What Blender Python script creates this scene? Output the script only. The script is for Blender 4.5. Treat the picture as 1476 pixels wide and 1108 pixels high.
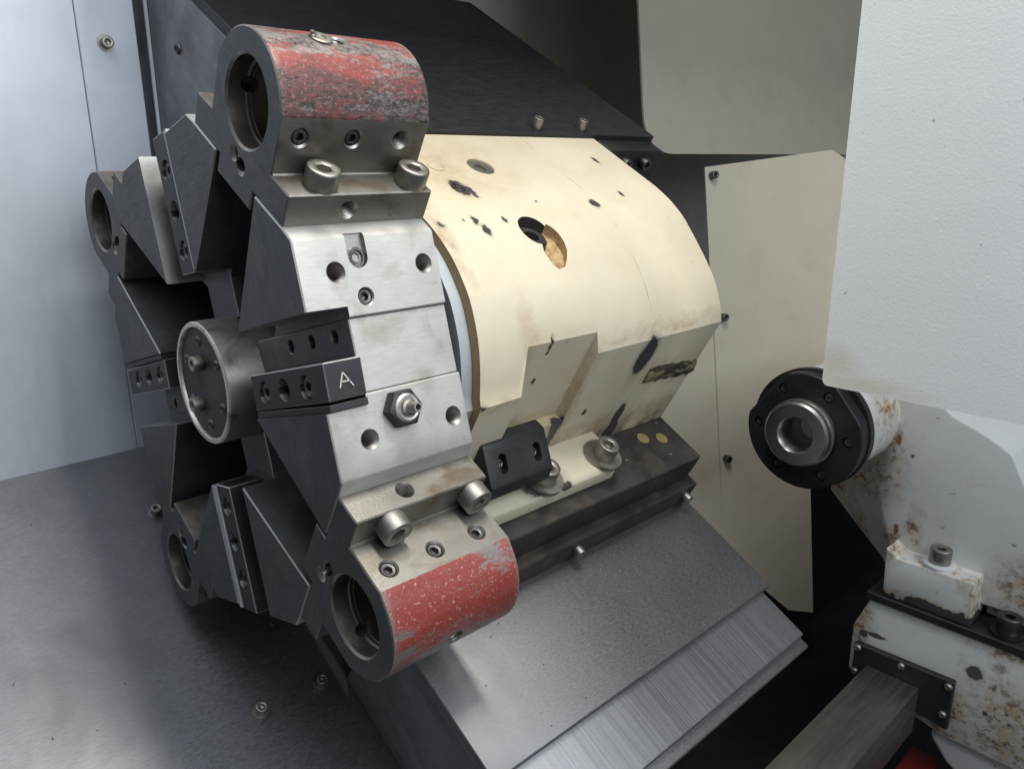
import bpy, bmesh, math, random
from mathutils import Matrix, Vector, noise as mnoise
random.seed(7)
scene = bpy.context.scene
for o in list(bpy.data.objects): bpy.data.objects.remove(o)
C = scene.collection
rad = math.radians

# ------------------------------------------------------------------ frames (mm in a frame -> metres in the world)
AXIS_Z = 1.10                                  # height of the turret axis above the shop floor
def rot(u, v, z):                              # direction in the turret frame -> world direction
    return Vector((-z, -u, v))
def world(u, v, z): return rot(u, v, z) * .001 + Vector((0, 0, AXIS_Z))
def frame(x, y, z, o=(0, 0, 0)):               # 3 axes and origin given in the turret frame
    m = Matrix.Identity(4)
    for i, a in enumerate((x, y, z)):
        w = rot(*a)
        for r in range(3): m[r][i] = w[r]
    m.translation = world(*o)
    return m
S = math.sqrt(.5); c15, s15 = math.cos(rad(15)), math.sin(rad(15))
TUR = frame((1, 0, 0), (0, 1, 0), (0, 0, 1))
BAZ = frame((S, -S, 0), (S, S, 0), (0, 0, 1))              # slant-bed frame: b down the slope, a off the slope
PQZ = frame((c15, -s15, 0), (s15, c15, 0), (0, 0, 1))      # enclosure frame, leaning 15 degrees
def station(deg):                                          # t tangential, r radial
    f = rad(deg)
    return frame((math.sin(f), -math.cos(f), 0), (math.cos(f), math.sin(f), 0), (0, 0, 1))

# ------------------------------------------------------------------ camera
RC = [[0.663364, -0.184142, -0.725287], [-0.062421, -0.979488, 0.191589], [-0.745689, -0.08182, -0.661251]]
CC = Vector((478.934, 3.515, 174.802)); FPX = 1121.793
cam = bpy.data.cameras.new('camera'); cam_o = bpy.data.objects.new('camera', cam); C.objects.link(cam_o)
cm = frame(RC[0], [-v for v in RC[1]], [-v for v in RC[2]], CC)
cam_o.matrix_world = cm
cam.sensor_width = 36; cam.lens = FPX / 1476 * 36; cam.clip_start = .01; cam.clip_end = 50
scene.camera = cam_o
def ray(x, y):
    d = ((x - 738) / FPX, (y - 554) / FPX, 1)
    return Vector([sum(RC[k][i] * d[k] for k in range(3)) for i in range(3)])
def pix(x, y, n, k):                           # pixel -> turret-frame point on the plane n.p = k
    n = Vector(n); d = ray(x, y); return CC + d * ((k - CC.dot(n)) / d.dot(n))
def toPQ(q): return Vector((c15 * q[0] - s15 * q[1], s15 * q[0] + c15 * q[1], q[2]))
def toBA(q): return Vector(((q[0] - q[1]) * S, (q[0] + q[1]) * S, q[2]))

# ------------------------------------------------------------------ world, lamps, exposure
w = bpy.data.worlds.new('World'); scene.world = w; w.use_nodes = True
w.node_tree.nodes['Background'].inputs[0].default_value = (.80, .88, 1, 1)
w.node_tree.nodes['Background'].inputs[1].default_value = .14
def lamp(name, pos, target, sx, sy, power, col):
    l = bpy.data.lights.new(name, 'AREA'); l.shape = 'RECTANGLE'; l.size = sx; l.size_y = sy; l.energy = power; l.color = col
    o = bpy.data.objects.new(name, l); C.objects.link(o)
    p = world(*pos); t = world(*target)
    o.matrix_world = Matrix.Translation(p) @ (t - p).to_track_quat('-Z', 'Y').to_matrix().to_4x4()
    return o
lamp('machine_lamp', (560, 800, -150), (60, -40, -150), .14, .40, 7.2, (1, .965, .90))
lamp('shop_ceiling_lamp', (600, 1100, 330), (0, 0, 0), .6, .8, 4.6, (.86, .93, 1))
lamp('doorway_light', (1150, 260, -120), (0, 0, -100), .9, .6, 8.6, (.86, .93, 1))
scene.view_settings.view_transform = 'Standard'; scene.view_settings.look = 'None'
scene.view_settings.exposure = 0; scene.view_settings.gamma = 1
scene.render.engine = 'CYCLES'

# ------------------------------------------------------------------ materials
MATS = {}
class NB:
    def __init__(s, name):
        s.m = bpy.data.materials.new(name); s.m.use_nodes = True; s.t = s.m.node_tree; s.n = s.t.nodes
        s.b = s.n['Principled BSDF']; s.co = s.n.new('ShaderNodeTexCoord').outputs['Object']; MATS[name] = s.m
    def link(s, a, b): s.t.links.new(a, b)
    def put(s, sock, v):
        if isinstance(v, bpy.types.NodeSocket): s.link(v, sock)
        elif isinstance(v, (tuple, list)) and len(v) == 3 and sock.type == 'RGBA': sock.default_value = (*v, 1)
        else: sock.default_value = v
    def math(s, op, a, b=0, c=0, clamp=False):
        n = s.n.new('ShaderNodeMath'); n.operation = op; n.use_clamp = clamp
        for i, v in enumerate((a, b, c)): s.put(n.inputs[i], v)
        return n.outputs[0]
    def vec(s, op, a, b=(0, 0, 0), scale=None):
        n = s.n.new('ShaderNodeVectorMath'); n.operation = op; s.put(n.inputs[0], a); s.put(n.inputs[1], b)
        if scale is not None: s.put(n.inputs['Scale'], scale)
        return n.outputs['Value'] if op in ('LENGTH', 'DOT_PRODUCT', 'DISTANCE') else n.outputs[0]
    def noise(s, scale, detail=4, stretch=None, rough=.55, color=False, dist=0, off=0):
        n = s.n.new('ShaderNodeTexNoise'); n.inputs['Scale'].default_value = scale; n.inputs['Detail'].default_value = detail
        n.inputs['Roughness'].default_value = rough; n.inputs['Distortion'].default_value = dist
        v = s.co
        if stretch: v = s.vec('MULTIPLY', v, stretch)
        if off: v = s.vec('ADD', v, (off, off * .7, -off))
        s.link(v, n.inputs['Vector']); return n.outputs['Color' if color else 'Fac']
    def ramp(s, v, lo, hi, a=0., b=1.):
        n = s.n.new('ShaderNodeMapRange'); n.inputs[1].default_value = lo; n.inputs[2].default_value = hi
        n.inputs[3].default_value = a; n.inputs[4].default_value = b; s.put(n.inputs[0], v); return n.outputs[0]
    def mix(s, f, a, b):
        n = s.n.new('ShaderNodeMix'); n.data_type = 'RGBA'; s.put(n.inputs[0], f); s.put(n.inputs[6], a); s.put(n.inputs[7], b); return n.outputs[2]
    def xyz(s, i):
        n = s.n.new('ShaderNodeSeparateXYZ'); s.link(s.co, n.inputs[0]); return n.outputs[i]
    def spots(s, L, amp=.0022, nscale=330, soft=.10):
        nz = s.noise(nscale, 3, color=True); d = s.vec('SCALE', s.vec('SUBTRACT', nz, (.5, .5, .5)), scale=amp * 2)
        p = s.vec('ADD', s.co, d); out = None
        for (x, y, z, rx, ry, rz) in L:
            q = s.vec('MULTIPLY', s.vec('SUBTRACT', p, (x * .001, y * .001, z * .001)), (1000 / rx, 1000 / ry, 1000 / rz))
            m = s.ramp(s.vec('LENGTH', q), 1 - soft, 1 + soft, 1, 0)
            out = m if out is None else s.math('MAXIMUM', out, m)
        return out
    def bump(s, h, strength, dist=.001):
        n = s.n.new('ShaderNodeBump'); n.inputs['Strength'].default_value = strength; n.inputs['Distance'].default_value = dist
        s.put(n.inputs['Height'], h)
        if s.b.inputs['Normal'].is_linked: s.link(s.b.inputs['Normal'].links[0].from_socket, n.inputs['Normal'])
        s.link(n.outputs[0], s.b.inputs['Normal'])
    def done(s, col, rough, metal=0., spec=None):
        s.put(s.b.inputs['Base Color'], col); s.put(s.b.inputs['Roughness'], rough); s.put(s.b.inputs['Metallic'], metal)
        if spec is not None: s.b.inputs['Specular IOR Level'].default_value = spec
        return s.m

def steel(name, col, rough=.35, var=.18, stain=None, stain_amt=.5, grain=(1, 1, 1), gs=900, bump=.05, metal=1., fine=.1):
    k = NB(name); c = Vector(col)
    big = k.ramp(k.noise(28, 5), .3, .7); fn = k.ramp(k.noise(gs, 3, grain), .3, .7)
    m = k.mix(big, tuple(c * (1 - var)), tuple(c * (1 + var)))
    m = k.mix(k.math('MULTIPLY', fn, fine * 4), m, tuple(c * (1 - fine * 2)))
    if stain:
        sm = k.ramp(k.noise(45, 6, off=3, dist=.6), .52, .70, 0, stain_amt); m = k.mix(sm, m, stain)
    sc = k.ramp(k.noise(420, 2, (1, 1, .25), off=7), .70, .74, 0, .35); m = k.mix(sc, m, tuple(c * .35))
    r = k.math('ADD', k.ramp(big, 0, 1, rough - .06, rough + .08), k.math('MULTIPLY', fn, .10))
    k.bump(fn, bump, .0006); k.bump(big, .05, .002)
    return k.done(m, r, metal)

steel('ground_steel', (.56, .56, .545), .40, .10, (.36, .31, .25), .40)
steel('pad_steel', (.55, .535, .50), .50, .12, (.33, .28, .22), .55, bump=.05, metal=.55, grain=(1, 1, .15))
steel('dark_steel', (.105, .11, .115), .43, .34, (.17, .15, .13), .50, metal=.65, grain=(.12, 1, 1), fine=.16)
steel('thread_steel', (.40, .38, .35), .4, .3, (.10, .07, .05), .5)
steel('core_steel', (.06, .058, .055), .5, .35, (.09, .06, .04), .5, metal=.7)
steel('holder_steel', (.30, .285, .255), .44, .16, (.15, .10, .055), .65, bump=.08)
steel('bore_steel', (.36, .34, .31), .35, .2, (.12, .08, .05), .55)
steel('black_oxide', (.045, .046, .049), .42, .3, (.09, .075, .06), .4, metal=.55)
steel('base_black', (.060, .055, .050), .45, .4, (.15, .115, .085), .55, metal=.5)
steel('screw_steel', (.38, .36, .325), .44, .2, (.17, .11, .06), .6)
steel('screw_dark', (.16, .155, .15), .38, .2, (.16, .10, .06), .35)
steel('hub_steel', (.68, .66, .62), .42, .14, (.10, .095, .09), .7)
steel('ring_grey', (.50, .53, .55), .5, .05, None, metal=.3)
steel('quill_steel', (.50, .49, .47), .30, .10, (.28, .25, .22), .4)

steel('oily_black', (.022, .021, .020), .42, .4, (.05, .04, .03), .5, metal=.1, bump=.3)
def sheet(name, col, rough, streak, sscale, amt, bump, grime=.3, metal=.9, blot=14):
    k = NB(name); c = Vector(col)
    st = k.ramp(k.noise(sscale, 4, streak, rough=.6), .28, .72)
    bl = k.ramp(k.noise(blot, 5, dist=.4), .35, .68); sp = k.ramp(k.noise(160, 3, off=4), .69, .74, 0, .4)
    m = k.mix(st, tuple(c * (1 - amt)), tuple(c * (1 + amt)))
    m = k.mix(k.math('MULTIPLY', bl, grime), m, tuple(c * .45)); m = k.mix(k.math('MULTIPLY', sp, grime), m, tuple(c * .4))
    r = k.math('ADD', k.ramp(st, 0, 1, rough - .07, rough + .07), k.math('MULTIPLY', bl, .12))
    k.bump(st, bump, .0008); k.bump(k.noise(5, 2), .04, .01)
    return k.done(m, r, metal)
sheet('cover_sheet', (.24, .24, .243), .42, (1, 1, .35), 800, .10, .07, .30)
sheet('cover_leaf', (.33, .335, .345), .38, (.012, 1, 1), 620, .13, .05, .25)
sheet('bed_sheet', (.21, .215, .225), .42, (1, 1, .3), 900, .16, .06, .35)
sheet('wall_sheet', (.66, .70, .76), .55, (1, .25, 1), 160, .035, .03, .16, metal=.3)
sheet('slide_side', (.27, .275, .285), .50, (.3, 1, 1), 120, .22, .08, .65, metal=.6, blot=22)
sheet('slide_top', (.035, .036, .040), .50, (1, 1, .25), 300, .25, .08, .3, metal=.4)
sheet('bar_steel', (.30, .295, .285), .36, (1, 1, .08), 300, .15, .06, .55)

def paint(name, col, rough, var=.05, dirt=None, dirt_amt=.3, peel=(), chips=(), chipcol=(.06, .055, .055), extra=None, bump=.05, bscale=900, spec=.4, seam=None):
    k = NB(name); c = Vector(col)
    m = k.mix(k.ramp(k.noise(18, 5), .3, .7), tuple(c * (1 - var)), tuple(c * (1 + var * .6)))
    if dirt:
        m = k.mix(k.ramp(k.noise(22, 7, off=2, rough=.62), .54, .78, 0, dirt_amt), m, dirt)
        m = k.mix(k.ramp(k.noise(260, 3, off=9), .70, .76, 0, dirt_amt), m, tuple(Vector(dirt) * .4))
    if extra: m = extra(k, m)
    r = k.ramp(k.noise(60, 4), .3, .7, rough - .06, rough + .08)
    k.bump(k.noise(bscale, 3), bump, .001)
    if chips:
        hl = k.spots([(x, y, z, rx * 1.25 + .4, ry * 1.25 + .4, rz * 1.25 + .4) for x, y, z, rx, ry, rz in chips], soft=.2); m = k.mix(k.math('MULTIPLY', hl, .6), m, tuple(Vector(col) * .55)); f = k.spots(chips); m = k.mix(f, m, chipcol); k.bump(k.math('SUBTRACT', 1, f), .35, .0008)
    return k.done(m, r, 0, spec)

# ------------------------------------------------------------------ mesh helpers
WM = {}
def finish(name, me, mats, parent=None, M=TUR, smooth=35):
    for m in (mats if isinstance(mats, (list, tuple)) else [mats]):
        me.materials.append(MATS[m] if isinstance(m, str) else m)
    return place(name, me, parent, M)
def place(name, me, parent=None, M=TUR):
    o = bpy.data.objects.new(name, me); C.objects.link(o)
    if parent is not None: o.parent = parent; o.matrix_basis = WM[parent.name].inverted() @ M
    else: o.matrix_basis = M
    WM[o.name] = M.copy(); return o
def tomesh(bm, smooth=35, scale=.001):
    bmesh.ops.recalc_face_normals(bm, faces=bm.faces)
    if scale != 1: bmesh.ops.scale(bm, vec=(scale,) * 3, verts=bm.verts)
    for f in bm.faces: f.smooth = True
    a = rad(smooth)
    for e in bm.edges:
        e.smooth = not (len(e.link_faces) != 2 or e.calc_face_angle(0) > a)
    me = bpy.data.meshes.new('mesh'); bm.to_mesh(me); bm.free(); return me
def loft(bm, rings, cap0=True, cap1=True, mi=None, closed=True):
    R = [[bm.verts.new(p) for p in r] for r in rings]; n = len(R[0]); fs = []
    for k, (a, b) in enumerate(zip(R, R[1:])):
        for i in range(n if closed else n - 1):
            j = (i + 1) % n
            try: f = bm.faces.new((a[i], a[j], b[j], b[i]))
            except ValueError: continue
            if mi: f.material_index = mi[k]
            fs.append(f)
    if cap0: fs.append(bm.faces.new(list(reversed(R[0]))))
    if cap1: fs.append(bm.faces.new(R[-1]))
    return fs
def prism(bm, poly, z0, z1):                   # polygon in x,y extruded along z
    return loft(bm, [[(x, y, z0) for x, y in poly], [(x, y, z1) for x, y in poly]])
def box(bm, x0, x1, y0, y1, z0, z1): return prism(bm, [(x0, y0), (x1, y0), (x1, y1), (x0, y1)], z0, z1)
def bevel(bm, wdt, seg=1, ang=20):
    bmesh.ops.recalc_face_normals(bm, faces=bm.faces)
    es = [e for e in bm.edges if len(e.link_faces) == 2 and e.calc_face_angle(0) > rad(ang)]
    bmesh.ops.bevel(bm, geom=es, offset=wdt, offset_type='OFFSET', segments=seg, profile=.5, affect='EDGES', clamp_overlap=True)
def ring(r, z, n=28, hexa=False, ph=0, c=(0, 0)):
    out = []
    for i in range(n):
        a = 2 * math.pi * i / n + ph; k = r
        if hexa: k = r / math.cos(((a + math.pi / 6) % (math.pi / 3)) - math.pi / 6)
        out.append((c[0] + k * math.cos(a), c[1] + k * math.sin(a), z))
    return out
def along(p, axis):                            # frame matrix: p and axis in local frame mm; local z -> axis
    z = Vector(axis).normalized()
    return Matrix.Translation(Vector(p)) @ z.to_track_quat('Z', 'Y').to_matrix().to_4x4()
def xform(bm, start, m):
    for v in bm.verts[start:] if isinstance(start, int) else start: v.co = m @ v.co
def hole(bm, p, axis, r, depth, cham=1.0, thread=False, cb=None):
    # a cutter lathe: axis points OUT of the surface, p on the surface
    bm.verts.ensure_lookup_table(); n0 = len(bm.verts); n = 20
    rs = []
    if cb: rs += [(cb[0], 4), (cb[0], -cb[1]), (r, -cb[1] - .01)]
    else: rs += [(r + cham * 4, 3.), (r + cham, 0), (r, -cham)]
    if thread:
        z = -cham - .8; k = 0
        while z > -depth + 2: rs.append((r - (.55 if k % 2 == 0 else 0), z)); z -= .8; k += 1
    rs += [(r, -depth), (r * .05, -depth - r * .45)]
    if not cb: rs[0] = (r + cham * 1.0 + 3 * cham, 3.)
    loft(bm, [ring(a, z, n) for a, z in rs])
    bm.verts.ensure_lookup_table(); m = along(p, axis)
    for v in bm.verts[n0:]: v.co = m @ v.co
def cut(me, cutter_bm, smooth=35, matindex=None):
    # boolean difference of a mesh and a cutter bmesh (both in metres / mm*0.001)
    bmesh.ops.recalc_face_normals(cutter_bm, faces=cutter_bm.faces)
    bmesh.ops.scale(cutter_bm, vec=(.001,) * 3, verts=cutter_bm.verts)
    if matindex is not None:
        for f in cutter_bm.faces: f.material_index = matindex
    cme = bpy.data.meshes.new('cut'); cutter_bm.to_mesh(cme); cutter_bm.free()
    for m in me.materials: cme.materials.append(m)
    a = bpy.data.objects.new('tmp_a', me); b = bpy.data.objects.new('tmp_b', cme); C.objects.link(a); C.objects.link(b)
    md = a.modifiers.new('b', 'BOOLEAN'); md.object = b; md.operation = 'DIFFERENCE'; md.solver = 'EXACT'
    dg = bpy.context.evaluated_depsgraph_get(); new = bpy.data.meshes.new_from_object(a.evaluated_get(dg))
    bpy.data.objects.remove(a); bpy.data.objects.remove(b); bpy.data.meshes.remove(cme)
    bm = bmesh.new(); bm.from_mesh(new); mats = list(new.materials); bpy.data.meshes.remove(new)
    me2 = tomesh(bm, smooth, 1)
    for m in mats: me2.materials.append(m)
    return me2
def tag(o, label=None, cat=None, group=None, kind=None):
    if label: o['label'] = label
    if cat: o['category'] = cat
    if group: o['group'] = group
    if kind: o['kind'] = kind
    return o
def thing(name, label, cat, M, group=None):
    o = bpy.data.objects.new(name, None); C.objects.link(o); o.matrix_basis = M; o.empty_display_size = .02; WM[o.name] = M.copy()
    return tag(o, label, cat, group)
def part(name, bm, mats, parent, M, smooth=35): return finish(name, tomesh(bm, smooth), mats, parent, M)

_cache = {}
def screw_mesh(D, H, mat, shank=6, washer=None, button=False):
    key = (D, H, mat, shank, washer, button)
    if key in _cache: return _cache[key]
    bm = bmesh.new(); r = D / 2; n = 36; rs = [ring(r * .55, -shank, n), ring(r * .55, 0, n)]
    if button: rs += [ring(r, 0, n), ring(r * .98, H * .3, n), ring(r * .86, H * .7, n), ring(r * .62, H, n)]
    else: rs += [ring(r * .97, 0, n), ring(r, .04 * D, n), ring(r, H - .07 * D, n), ring(r * .97, H - .02 * D, n), ring(r * .91, H, n), ring(r * .58, H, n)]
    hx = r * (.42 if not button else .36)
    rs += [ring(hx, H - .04 * D, n, True), ring(hx * .97, H - .45 * H, n, True), ring(hx * .2, H - .55 * H, n)]
    loft(bm, rs)
    if washer:
        W, t = washer; loft(bm, [ring(r * .5, .0, n), ring(W / 2, .0, n), ring(W / 2, -t * .8, n), ring(W / 2 * .97, -t, n), ring(r * .5, -t, n)], False, False)
    me = tomesh(bm, 40); me.materials.append(MATS[mat]); _cache[key] = me; return me
def screw(parent, F, p, axis, D, H, mat='screw_steel', name='cap_screw', **k):
    me = screw_mesh(D, H, mat, **k)
    L = along(p, axis); L.translation = L.translation * .001
    return place(name, me, parent, F @ L @ Matrix.Rotation(random.random() * 1.5, 4, 'Z'))
def plug(parent, F, p, axis, r, depth, mat='screw_dark', name='set_screw'):
    # a socket set screw sunk in its hole: top at -depth
    key = ('plug', r, mat)
    if key not in _cache:
        bm = bmesh.new(); n = 24
        loft(bm, [ring(r, -6, n), ring(r, -.8, n), ring(r * .88, 0, n), ring(r * .62, 0, n), ring(r * .5, -.2, n, True), ring(r * .48, -3.5, n, True), ring(r * .1, -4, n)])
        me = tomesh(bm, 40); me.materials.append(MATS[mat]); _cache[key] = me
    L = along(Vector(p) - Vector(axis).normalized() * depth, axis); L.translation = L.translation * .001
    return place(name, _cache[key], parent, F @ L @ Matrix.Rotation(random.random() * 1.5, 4, 'Z'))
def catmull(P, n):
    out = []
    for i in range(len(P) - 1):
        p0, p1, p2, p3 = (Vector(P[max(i - 1, 0)]), Vector(P[i]), Vector(P[i + 1]), Vector(P[min(i + 2, len(P) - 1)]))
        for k in range(n):
            t = k / n
            out.append(tuple(.5 * ((2 * p1) + (p2 - p0) * t + (2 * p0 - 5 * p1 + 4 * p2 - p3) * t * t + (3 * p1 - p0 - 3 * p2 + p3) * t ** 3)))
    out.append(tuple(P[-1])); return out

# ================================================================== SETTING: bed cover, wall, chip pan
FL = -235                                       # the slanted bed cover lies 235 mm below the turret axis
bm = bmesh.new(); box(bm, -175, 290, FL - 4, FL, -340, 700)
bed = part('bed_cover', bm, 'bed_sheet', None, BAZ); tag(bed, kind='structure')
for b, z in ((113.5, -73), (111.8, -24), (-88.8, -24)):
    screw(bed, BAZ, (b, FL + 1.2, z), (0, 1, 0), 9, 7, 'screw_steel', washer=(12, 1.2))

WP = -261
wall = thing('wall_panel', 'bright bare metal back wall panel left of the turret with one screw', 'panel', PQZ @ Matrix.Translation((WP * .001, -.117, 0)))
bm = bmesh.new(); box(bm, WP - 30, WP, -121, 900, -36.4, 700); bevel(bm, .5); part('large_sheet', bm, 'wall_sheet', wall, PQZ)
bm = bmesh.new(); box(bm, WP - 30, WP, -121, 900, -82, -37.0); bevel(bm, .6); part('edge_strip', bm, 'wall_sheet', wall, PQZ)
screw(wall, PQZ, (WP + 1.2, 224.2, -56.8), (1, 0, 0), 9, 6, 'screw_steel', washer=(13, 1.2))

k = NB('pit_shadow'); k.done(k.mix(k.ramp(k.noise(40, 4), .3, .7), (.006, .0065, .008), (.014, .014, .017)), .55, 0, .3)  # near-black colour stands in for the deep shadow of the pit
bm = bmesh.new(); box(bm, -500, 900, -560, -550, -2600, 500); part_o = part('chip_pan', bm, 'pit_shadow', None, PQZ); tag(part_o, kind='structure')
bm = bmesh.new(); box(bm, -30, 10, -550, -190, -1280, -760); part_o = part('pit_wall', bm, 'pit_shadow', None, PQZ); tag(part_o, kind='structure')

# ================================================================== X SLIDE upper cover (behind the turret)
slide = thing('slide_cover', 'dark box shaped slide cover rising behind the turret with grey scuffed side', 'cover', BAZ @ Matrix.Translation((-.062, -.235, -.25)))
bm = bmesh.new(); prism(bm, [(-62.5, 138), (-62.5, 130), (-352, 130), (-352, 138)], -92, -427); bevel(bm, .7); part('top_plate', bm, 'slide_top', slide, BAZ)
side = [(-64, 129.6), (-410, 129.6), (-370, 52), (-343, 2.3), (-240, -186), (-210, FL + 1), (-176, FL + 1), (60, FL + 1), (60, -30), (-64, -30)]
bm = bmesh.new(); prism(bm, side, -92.5, -426); part('side_plate', bm, 'slide_side', slide, BAZ)
bm = bmesh.new()
fl = [(-364, 137), (-354.6, 96), (-304, 2.3), (-230, -134)]
for i in range(3):
    (b0, a0), (b1, a1) = fl[i], fl[i + 1]
loft(bm, [[(b, a, -92), (b + 2, a + 1, -92), (b + 2, a + 1, -89.6), (b, a, -89.6)] for b, a in fl]); part('flange', bm, 'wall_sheet', slide, BAZ)
screw(slide, BAZ, (-284, 87, -92), (0, 0, 1), 9, 2.5, 'screw_dark', name='button_screw', button=True)
for z in (-281, -333): screw(slide, BAZ, (-69.8, 138, z), (0, 1, 0), 8, 9, 'screw_steel')
# black bracket under the plate end
bm = bmesh.new(); box(bm, -66, -46, 92, 133, -352, -424); bevel(bm, .8); part('end_bracket', bm, 'black_oxide', slide, BAZ)
for z in (-375, -402): screw(slide, BAZ, (-46, 122, z), (1, 0, 0), 11, 7, 'screw_dark')

# ================================================================== TURRET
turret = thing('tool_turret', 'dark steel eight station tool turret disc with wedge slots and round hub', 'turret', TUR @ Matrix.Translation((0, 0, -.05)))
bm = bmesh.new()
loft(bm, [ring(r, z, 72) for r, z in ((20, -60), (64, -60), (64.5, -62.5), (70, -62.5), (70.5, -60), (116, -60), (118, -62), (118, -88), (20, -88))], False, False)
part('disc_core', bm, ['core_steel'], turret, TUR)
bm = bmesh.new(); loft(bm, [ring(r, z, 64) for r, z in ((34.4, -7), (34.4, -2.7), (35.0, -1.7), (37.2, -1.7), (38, -2.7), (38, -38), (37.2, -38.8), (34, -39), (34, -61))], False, False)
hub = part('hub', bm, 'hub_steel', turret, TUR)
bm = bmesh.new(); loft(bm, [ring(r, z, 48) for r, z in ((34.3, -12), (34.3, -4.2), (33.6, -3.6), (8, -3.6), (7, -3.9))])
cap = tag(part('cap_plate', bm, 'oily_black', hub, TUR), 'oily black cap plate set in the hub')
for x, y in ((1.2, 12.6), (-13, -12)): screw(hub, TUR, (x, y, -3.6), (0, 0, 1), 9.5, 6, 'screw_steel')
for i in range(6):
    a = rad(20 + 60 * i); screw(hub, TUR, (26 * math.cos(a), 26 * math.sin(a), -4.0), (0, 0, 1), 7, 1.6, 'screw_dark', name='button_screw', button=True)

# petal blocks beside each slot -------------------------------------------------
PET = [(18.9, 60), (18.9, 144.6), (58.4, 144.6), (65.5, 138.3), (86, 117.4)]
def petal_mesh(s, scallop):
    bm = bmesh.new(); prism(bm, [(s * t, r) for t, r in PET], -86, -2.8); bevel(bm, .7)
    me = tomesh(bm, 25)
    for m in ('dark_steel', 'ground_steel', 'pad_steel', 'thread_steel'): me.materials.append(MATS[m])
    cb = bmesh.new()
    hole(cb, (s * 41.5, 144.6, -23), (0, 1, 0), 4.3, 18, 1.0, True); hole(cb, (s * 41.3, 144.6, -76), (0, 1, 0), 4.3, 18, 1.0, True)
    if scallop:
        hole(cb, (s * 28.1, 144.6, -37.2), (0, 1, 0), 4.0, 9, .8)
        n0 = len(cb.verts)
        pts = [(-5.6, 12), (5.6, 12)] + [(5.6 * math.cos(a), 5.6 * math.sin(a)) for a in [-math.pi * i / 12 for i in range(13)]]
        loft(cb, [[(s * (48 + q), 148, -37 + p_) for p_, q in pts], [(s * (48 + q), 141.6, -37 + p_) for p_, q in pts]])
    me = cut(me, cb, 25, 3)
    cb = bmesh.new(); box(cb, *sorted((s * 15, s * 24.5)), 50, 150, -25.6, 5)
    me = cut(me, cb, 25, 1)
    return me
def colour_petal(me):
    for p_ in me.polygons:
        if p_.material_index == 3: continue
        n = p_.normal
        p_.material_index = 2 if n.y > .6 else (1 if .3 < abs(n.z) < .9 else 0 if abs(n.z) > .6 or (abs(n.x) > .2 and n.y < -.2) else 1)
PM = {+1: petal_mesh(1, False), -1: petal_mesh(-1, True)}
for me in PM.values(): colour_petal(me)
bm = bmesh.new(); box(bm, -18.6, 18.6, 36, 143.0, -85.9, -25.5); bevel(bm, .6); fm = tomesh(bm, 25)
for m in ('dark_steel', 'ground_steel', 'pad_steel', 'thread_steel'): fm.materials.append(MATS[m])
cb = bmesh.new()
for r in (77, 101.5, 126): hole(cb, (-11.3, r, -25.5), (0, 0, 1), 3.6, 12, .6)
fm = cut(fm, cb, 25, 3); colour_petal(fm)
# clamp wedge
bm = bmesh.new(); prism(bm, [(.2, 66), (.2, 148), (19.2, 147.2), (20.2, 64.5)], -25.2, -4.2); bevel(bm, .6); wm_ = tomesh(bm, 25)
for m in ('black_oxide', 'ground_steel'): wm_.materials.append(MATS[m])
cb = bmesh.new()
for r in (79, 102.5, 126.5): hole(cb, (10.6, r, -4.2), (0, 0, 1), 3.4, 15, .5, cb=(6.3, 5.5))
wm_ = cut(wm_, cb, 25)
for p_ in wm_.polygons:
    n = p_.normal
    if sorted((abs(n.x), abs(n.y), abs(n.z)))[1] > .35 and p_.area < 7e-5: p_.material_index = 1
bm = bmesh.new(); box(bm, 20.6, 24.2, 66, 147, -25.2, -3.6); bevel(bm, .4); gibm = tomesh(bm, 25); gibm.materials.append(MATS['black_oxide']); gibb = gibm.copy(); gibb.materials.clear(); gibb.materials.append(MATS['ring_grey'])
for deg in (0, 90, 180, -90):
    F = station(deg)
    for s in (1, -1): place('turret_block', PM[s], turret, F)
    place('slot_block', fm, turret, F)
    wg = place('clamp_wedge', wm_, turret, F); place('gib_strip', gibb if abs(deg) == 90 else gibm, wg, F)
    for r in (79, 126.5): screw(wg, F, (10.6, r, -9.7), (0, 0, 1), 10.5, 4, 'screw_dark', name='clamp_screw')
    if deg == 0:
        bm = bmesh.new()
        def stroke(p0, p1, wd=.55):
            a, b = Vector(p0), Vector(p1); d = (b - a).normalized(); n = Vector((-d.y, d.x)) * wd / 2
            q = [a + n, b + n, b - n, a - n]
            loft(bm, [[(v.x, 147.6, v.y) for v in q], [(v.x, 148.12, v.y) for v in q]])
        # letter axes: x = t (down the face), y = z; text reads along -z
        stroke((13.4, -10.8), (6.2, -13.6)); stroke((6.2, -13.6), (13.6, -18.2)); stroke((10.6, -11.2), (10.8, -16.8))
        k = NB('scribe_mark'); k.done((.62, .60, .52), .5, 0)
        tag(part('scribed_letter', bm, 'scribe_mark', wg, F), 'hand scribed letter A')
F0 = station(0)
plug(turret, F0, (-28.1, 144.6, -37.2), (0, 1, 0), 3.9, 1.2); plug(turret, F0, (-48, 141.6, -37), (0, 1, 0), 3.6, -.6, 'screw_dark')
bm = bmesh.new()
loft(bm, [ring(5.3, -1, 24), ring(5.3, .9, 24), ring(4.9, 1.2, 24), ring(3.9, 1.2, 24), ring(3.7, -1, 24)], False, False); xform(bm, list(bm.verts), along((-48, 141.6, -37), (0, 1, 0)))
part('washer', bm, 'screw_dark', turret, F0)
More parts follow.
